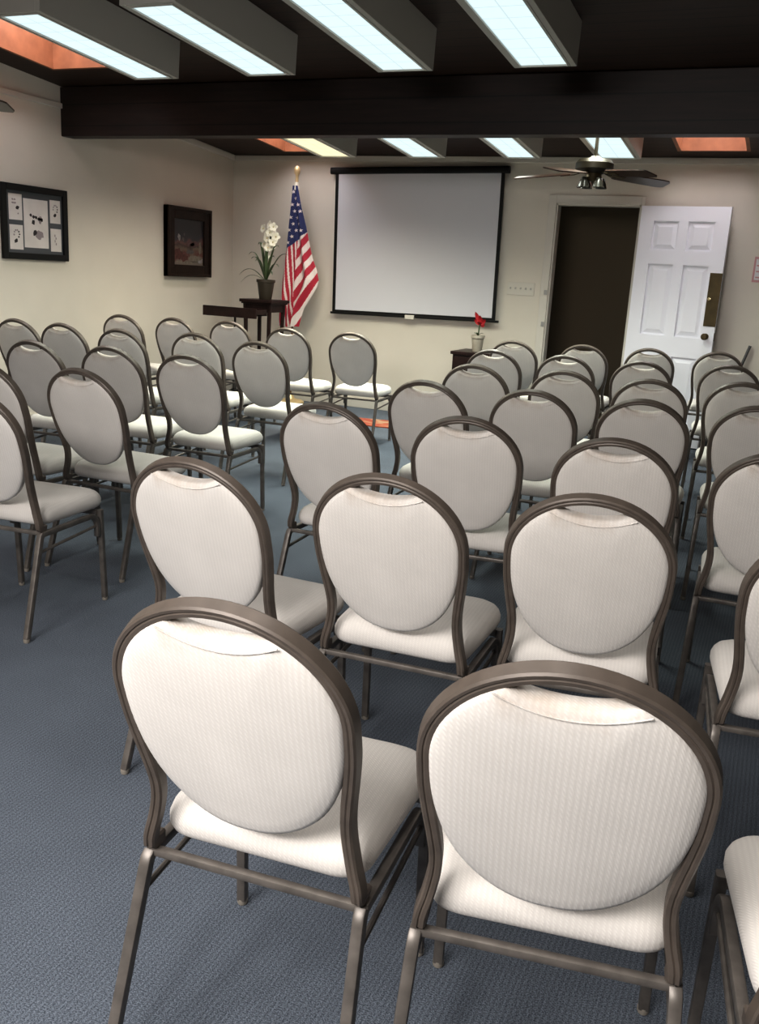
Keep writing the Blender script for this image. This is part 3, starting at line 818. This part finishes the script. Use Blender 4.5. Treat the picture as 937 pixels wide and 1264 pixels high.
# ------------------------------------------------------------------ plant stand, orchid, music stand
PX, PY = -4.825, 8.25
t = thing('plant_stand', 'dark wooden square-topped plant stand in the back left corner', 'plant stand', (PX, PY, 0))
bm = bmesh.new(); box(bm, (-.185, -.185, 1.045), (.185, .185, 1.075), .006); box(bm, (-.17, -.17, 1.03), (.17, .17, 1.046), .003); link('top', bm, 'dark_wood', t, smooth=False)
for nm_, a_, z_, z2, w_ in (('apron', .14, .955, 1.031, .009), ('stretcher', .118, .2, .225, .008)):
    bm = bmesh.new()
    sweep(bm, [(-a_, -a_, (z_+z2)/2), (a_, -a_, (z_+z2)/2), (a_, a_, (z_+z2)/2), (-a_, a_, (z_+z2)/2)], rrect(2*w_, z2-z_, .002, 1), up=(0, 0, 1), closed=True)
    link(nm_, bm, 'dark_wood', t, smooth=False)
for sx_ in (-1, 1):
    for sy_ in (-1, 1):
        bm = bmesh.new(); sweep(bm, [(sx_*.14, sy_*.14, 1.031), (sx_*.135, sy_*.135, .9), (sx_*.12, sy_*.12, .2), (sx_*.135, sy_*.135, 0)], rrect(.034, .034, .006, 2), up=(0, 1, 0), scales=[1, 1, .75, .8]); link('leg', bm, 'dark_wood', t)

OX, OY, OZ = PX+.02, PY-.02, 1.075
t = thing('potted_orchid', 'white blooming potted orchid standing on the dark plant stand', 'plant', (OX, OY, OZ))
bm = bmesh.new(); lathe(bm, [(0, 0), (.058, 0), (.062, .01), (.085, .165), (.094, .168), (.094, .195), (.085, .195), (.08, .175), (0, .172)], 22); pot = link('pot', bm, 'pot_brown', t)
def strap(bm, az, length, rise, w, droop, base=(0, 0, .17), nseg=10):
    d = Vector((math.cos(az), math.sin(az), 0)); s = Vector((-math.sin(az), math.cos(az), 0)); rows = []
    for i in range(nseg+1):
        u = i/nseg
        p = Vector(base)+d*(length*u)+Vector((0, 0, rise*math.sin(min(1, u*1.0)*math.pi*.62)-droop*u**2.5))
        ww = w*math.sin(math.pi*(.12+.88*u))**.6*(.9 if u < .98 else .2)
        rows.append([bm.verts.new(p-s*ww+Vector((0, 0, .25*ww))), bm.verts.new(p-Vector((0, 0, .1*ww))), bm.verts.new(p+s*ww+Vector((0, 0, .25*ww)))])
    for a, b in zip(rows, rows[1:]):
        for j in range(2): bm.faces.new((a[j], a[j+1], b[j+1], b[j]))
for az, ln, ri, w_, dr in ((R(176), .33, .16, .013, .10), (R(200), .26, .10, .013, .12), (R(165), .22, .25, .016, .02), (R(5), .25, .28, .018, .0), (R(-25), .22, .20, .015, .04),
                          (R(80), .12, .26, .02, .0), (R(250), .14, .22, .018, .01), (R(120), .10, .34, .017, 0), (R(-60), .12, .30, .018, 0), (R(30), .07, .36, .016, 0), (R(215), .07, .38, .016, 0), (R(185), .20, .30, .017, .03), (R(-10), .16, .36, .017, .0), (R(155), .15, .38, .018, .0), (R(-40), .19, .13, .014, .05)):
    bm = bmesh.new(); strap(bm, az, ln, ri, w_, dr); link('leaf', bm, 'leaf', t)
sp = spline([(0, 0, .17), (.004, -.005, .32), (.02, -.01, .46), (.05, -.015, .60), (.055, -.02, .70)], 8)
bm = bmesh.new(); sweep(bm, sp, circ(.006, 8), up=(0, 1, 0)); sm_ = link('flower_stem', bm, 'stem', t)
random.seed(3)
for i in range(15):
    zf = .42+.03*i if i < 2 else .50+.215*(i-2)/12
    an = i*2.4; rr = .01 if i < 2 else .045+.02*math.sin(i*1.7)
    if i == 14: rr = .01
    cx = (.02 if zf < .47 else .05)+rr*math.cos(an); cy = -.03+rr*math.sin(an)*.8
    bm = bmesh.new(); n0 = Vector((math.cos(an)*.6, -1+.5*math.sin(an), .2)).normalized()
    q0 = n0.to_track_quat('Z', 'Y'); s0 = .6 if i < 2 else 1.
    for p_ in range(5):
        a = 2*math.pi*p_/5+.3*i
        pts = []
        for (l_, w2, h_) in ((.004, .006, 0), (.02, .017, .006), (.034, .017, .010), (.044, .006, .008)):
            pts.append((l_*s0, w2*s0, h_*s0))
        rows = []
        for l_, w2, h_ in pts:
            c1 = Vector((math.cos(a)*l_, math.sin(a)*l_, h_)); sd = Vector((-math.sin(a), math.cos(a), 0))*w2
            rows.append([bm.verts.new(q0 @ (c1-sd)), bm.verts.new(q0 @ (c1-Vector((0, 0, .002)))), bm.verts.new(q0 @ (c1+sd))])
        for a_, b_ in zip(rows, rows[1:]):
            for j in range(2): bm.faces.new((a_[j], a_[j+1], b_[j+1], b_[j]))
    tt = bmesh.new(); bmesh.ops.create_icosphere(tt, subdivisions=1, radius=.007*s0); bmesh.ops.translate(tt, vec=q0 @ Vector((0, 0, .006)), verts=tt.verts[:]); merge(bm, tt, 1)
    bmesh.ops.translate(bm, vec=(cx, cy, zf), verts=bm.verts[:])
    link('blossom', bm, ['petal', 'petal_heart'], t)

t = thing('music_stand', 'dark flat-desked music stand before the plant stand', 'music stand', (-4.925, 7.86, 0))
bm = bmesh.new()
box(bm, (-.30, -.11, .905), (.30, -.09, 1.0), .003); box(bm, (-.30, -.09, .93), (.30, .10, .945), .003); box(bm, (-.30, .085, .93), (.30, .10, .99), .003)
box(bm, (-.30, -.09, .93), (-.285, .10, .985), .003); box(bm, (.285, -.09, .93), (.30, .10, .985), .003)
link('desk', bm, 'dark_wood', t, smooth=False)
bm = bmesh.new(); lathe(bm, [(0, .05), (.015, .05), (.015, .62), (.019, .62), (.019, .66), (.011, .66), (.011, .935), (0, .935)], 12); link('pole', bm, 'black', t)
for i in range(3):
    a = R(30+120*i); bm = bmesh.new()
    sweep(bm, [(0, 0, .20), (.08*math.cos(a), .08*math.sin(a), .17), (.26*math.cos(a), .26*math.sin(a), .012)], rrect(.016, .022, .004, 2), up=(0, 0, 1)); link('leg', bm, 'black', t)

# ------------------------------------------------------------------ small cabinet with red flowering plant
t = thing('side_cabinet', 'low dark wooden cabinet against the back wall under the screen', 'cabinet', (-2.60, 8.62, 0))
bm = bmesh.new(); box(bm, (-.265, -.235, .69), (.265, .235, .72), .006); link('top', bm, 'dark_wood', t, smooth=False)
bm = bmesh.new(); box(bm, (-.245, -.215, .06), (.245, .225, .69), .003); link('body', bm, 'dark_wood', t, smooth=False)
bm = bmesh.new(); box(bm, (-.225, -.228, .53), (.225, -.2145, .67), .004); dr = link('drawer', bm, 'dark_wood', t, smooth=False)
bm = bmesh.new(); lathe(bm, [(0, 0), (.006, 0), (.006, .012), (.013, .02), (.009, .028), (0, .03)], 12); bmesh.ops.rotate(bm, matrix=Matrix.Rotation(R(90), 3, 'X'), verts=bm.verts[:]); bmesh.ops.translate(bm, vec=(0, -.228, .60), verts=bm.verts[:]); link('knob', bm, 'brass', dr)
for s_ in (-1, 1):
    bm = bmesh.new(); box(bm, (min(s_*.004, s_*.225), -.228, .09), (max(s_*.004, s_*.225), -.2145, .51), .004); d_ = link('door', bm, 'dark_wood', t, smooth=False)
    bm = bmesh.new(); lathe(bm, [(0, 0), (.006, 0), (.006, .012), (.012, .02), (.008, .027), (0, .028)], 12); bmesh.ops.rotate(bm, matrix=Matrix.Rotation(R(90), 3, 'X'), verts=bm.verts[:]); bmesh.ops.translate(bm, vec=(s_*.03, -.228, .32), verts=bm.verts[:]); link('knob', bm, 'brass', d_)
    for y_ in (-.19, .19):
        link('foot', bmbox((s_*.21-.022, y_-.022, 0), (s_*.21+.022, y_+.022, .06), .003), 'dark_wood', t, smooth=False)
t = thing('potted_red_flower', 'red flower in a tan pot on the low dark cabinet', 'plant', (-2.655, 8.55, .72))
bm = bmesh.new(); lathe(bm, [(0, 0), (.042, 0), (.045, .008), (.058, .125), (.066, .128), (.066, .155), (.058, .155), (.054, .135), (0, .132)], 20); link('pot', bm, 'pot_tan', t)
bm = bmesh.new(); sweep(bm, spline([(0, 0, .13), (.004, 0, .2), (.008, -.004, .255)], 5), circ(.007, 8), up=(0, 1, 0)); link('stem', bm, 'stem', t)
for az in (20, 150, 260):
    bm = bmesh.new(); strap(bm, R(az), .055, .03, .016, .01, (0, 0, .15)); link('leaf', bm, 'stem', t)
for k_, (ax, ay, ax2) in enumerate(((-.05, -.01, .12), (.055, -.01, .055), (.0, -.05, .03), (.0, .04, .07), (-.055, 0, .05), (.05, 0, .0), (.005, -.03, .09))):
    bm = bmesh.new()
    c0 = Vector((.008, -.004, .25)); tip = c0+Vector((ax, ay, ax2)); rows = []
    ax_ = (tip-c0); s_ = ax_.cross(Vector((0, 1, .2))).normalized(); n_ = s_.cross(ax_).normalized()
    for u, w_ in ((0, .006), (.3, .018), (.6, .022), (.85, .013), (1, .002)):
        p = c0+ax_*u+n_*(.012*math.sin(u*3)); rows.append([bm.verts.new(p-s_*w_), bm.verts.new(p+n_*.006), bm.verts.new(p+s_*w_)])
    for a, b in zip(rows, rows[1:]):
        for j in range(2): bm.faces.new((a[j], a[j+1], b[j+1], b[j]))
    link('petal', bm, 'red', t)

# ------------------------------------------------------------------ wall switch plate, notice, rod, small rug
t = thing('switch_plate', 'wide off-white wall switch plate between the screen and doorway', 'switch', (-2.375, D, 1.325))
link('plate', bmbox((-.135, -.008, -.06), (.135, -.0, .06), .003), 'plate', t, smooth=False)
for i in range(5):
    bm = bmesh.new(); box(bm, (-.10+.05*i-.007, -.018, -.006), (-.10+.05*i+.007, -.0075, .012), .002); link('toggle', bm, 'toggle', t, smooth=False)
bm = bmesh.new()
box(bm, (-.317, D-.006, 1.50), (-.10, D-.001, 1.715), mi=0); box(bm, (-.301, D-.008, 1.52), (-.118, D-.0055, 1.695), mi=1)
for i in range(3): box(bm, (-.292, D-.009, 1.535+.05*i), (-.15, D-.0078, 1.547+.05*i), mi=0)
o = link('wall_notice', bm, ['sign_red', 'sign_white'], smooth=False); o['label'] = 'red-bordered white notice on the wall right of the door'; o['category'] = 'notice'
bm = bmesh.new(); sweep(bm, [(-.505, 8.80, .006), (-.245, 8.875, .955)], circ(.0125, 10), up=(0, 1, 0))
o = link('leaning_rod', bm, 'rod'); o['label'] = 'slim grey metal rod leaning on the back wall right of the door'; o['category'] = 'rod'
bm = bmesh.new(); box(bm, (-.25, -.20, 0), (.25, .20, .012), .004)
o = link('small_rug', bm, 'rug', smooth=False, loc=(-3.43, 8.02, .0005)); o.rotation_euler = (0, 0, R(8)); o['label'] = 'small red and tan patterned rug on carpet below the screen'; o['category'] = 'rug'

# ------------------------------------------------------------------ ceiling fans
def fan(label, x, y, zhub, rz0):
    t = thing('ceiling_fan', label, 'ceiling fan', (x, y, zhub), group=None)
    top = zc(y)-zhub
    bm = bmesh.new(); lathe(bm, [(0, top+.01), (.07, top+.005), (.068, top-.03), (.03, top-.06), (.013, top-.07), (0, top-.07)], 20); link('canopy', bm, 'fan_metal', t)
    bm = bmesh.new(); lathe(bm, [(0, .05), (.013, .05), (.013, top-.06), (0, top-.06)], 12); link('downrod', bm, 'fan_metal', t)
    bm = bmesh.new(); lathe(bm, [(0, .075), (.03, .07), (.05, .055), (.115, .045), (.135, .02), (.135, -.02), (.10, -.04), (.06, -.05), (0, -.05)], 28); link('motor', bm, 'fan_metal', t)
    bm = bmesh.new(); lathe(bm, [(0, -.045), (.055, -.045), (.06, -.075), (.045, -.10), (0, -.105)], 20); lk = link('light_kit', bm, 'brass', t)
    for i in range(4):
        a = R(45+90*i); cx, cy = .075*math.cos(a), .075*math.sin(a)
        bm = bmesh.new(); lathe(bm, [(.012, -.075), (.022, -.085), (.033, -.115), (.042, -.145), (.040, -.146), (.030, -.116), (.018, -.088)], 14, (cx, cy, 0)); link('shade', bm, 'frosted', lk)
    for i in range(5):
        a = rz0+2*math.pi*i/5
        rot = Matrix.Rotation(a, 4, 'Z') @ Matrix.Translation((0, 0, -.042)) @ Matrix.Rotation(R(4), 4, 'Y') @ Matrix.Rotation(R(-12), 4, 'X')
        bm = bmesh.new(); rows = []
        for x_, w_ in ((.16, .048), (.19, .060), (.36, .069), (.52, .073), (.565, .066), (.58, .048)):
            rows.append([bm.verts.new((x_, -w_, z_)) for z_ in (-.004, .004)]+[bm.verts.new((x_, w_, z_)) for z_ in (.004, -.004)])
        for p, q in zip(rows, rows[1:]):
            for j in range(4): bm.faces.new((p[j], p[(j+1) % 4], q[(j+1) % 4], q[j]))
        bm.faces.new(rows[0]); bm.faces.new(rows[-1])
        bmesh.ops.transform(bm, matrix=rot, verts=bm.verts[:]); bl = link('blade', bm, 'fan_blade', t, smooth=False)
        bm = bmesh.new(); sweep(bm, [(.09, 0, .006), (.14, 0, -.006), (.24, 0, -.007)], rrect(.045, .007, .003, 2), up=(0, 0, 1), scales=[.6, .8, 1])
        bmesh.ops.transform(bm, matrix=rot, verts=bm.verts[:]); link('blade_iron', bm, 'brass', bl)
    return t
YAW = .39517
fan('dark bronze ceiling fan with light kit in front of the doorway', -1.42, 7.05, 2.222, YAW+R(-60))
fan('dark ceiling fan at the left picture edge, only one blade tip showing', -4.115, 3.445, 2.15, YAW)

# ------------------------------------------------------------------ light, camera, colour
ld = bpy.data.lights.new('rear_fill_light', 'AREA'); ld.shape = 'RECTANGLE'; ld.size = 2.2; ld.size_y = .5; ld.spread = R(130); ld.energy = 66; ld.color = (1, .955, .92)  # added fill light behind the camera, brightens the near chair backs
lo = bpy.data.objects.new('rear_fill_light', ld); C.objects.link(lo); lo.location = (-1.3, -1.3, 2.4)
lo.rotation_euler = (Vector((-1.2, 2.6, .5))-lo.location).to_track_quat('-Z', 'Y').to_euler()
w = bpy.data.worlds.new('World'); bpy.context.scene.world = w; w.use_nodes = True
w.node_tree.nodes['Background'].inputs[0].default_value = (.8, .88, 1, 1)
w.node_tree.nodes['Background'].inputs[1].default_value = .3

f, pit, yaw, roll, H = 1134.127, .25312, .39517, .05768, 1.3874
cp, sp_, cy, sy = math.cos(pit), math.sin(pit), math.cos(yaw), math.sin(yaw)
fw = Vector((-sy*cp, cy*cp, -sp_)); r0 = Vector((cy, sy, 0)); u0 = r0.cross(fw)
cr, sr_ = math.cos(roll), math.sin(roll)
r1 = cr*r0+sr_*u0; u1 = -sr_*r0+cr*u0
cam = bpy.data.cameras.new('camera'); co = bpy.data.objects.new('camera', cam); C.objects.link(co)
co.matrix_world = Matrix(((r1.x, u1.x, -fw.x, 0), (r1.y, u1.y, -fw.y, 0), (r1.z, u1.z, -fw.z, H), (0, 0, 0, 1)))
cam.sensor_fit = 'HORIZONTAL'; cam.sensor_width = 36; cam.lens = f/937*36; cam.clip_start = .05
sc = bpy.context.scene; sc.camera = co
sc.view_settings.view_transform = 'Standard'
sc.view_settings.exposure = .3
sc.view_settings.gamma = .86
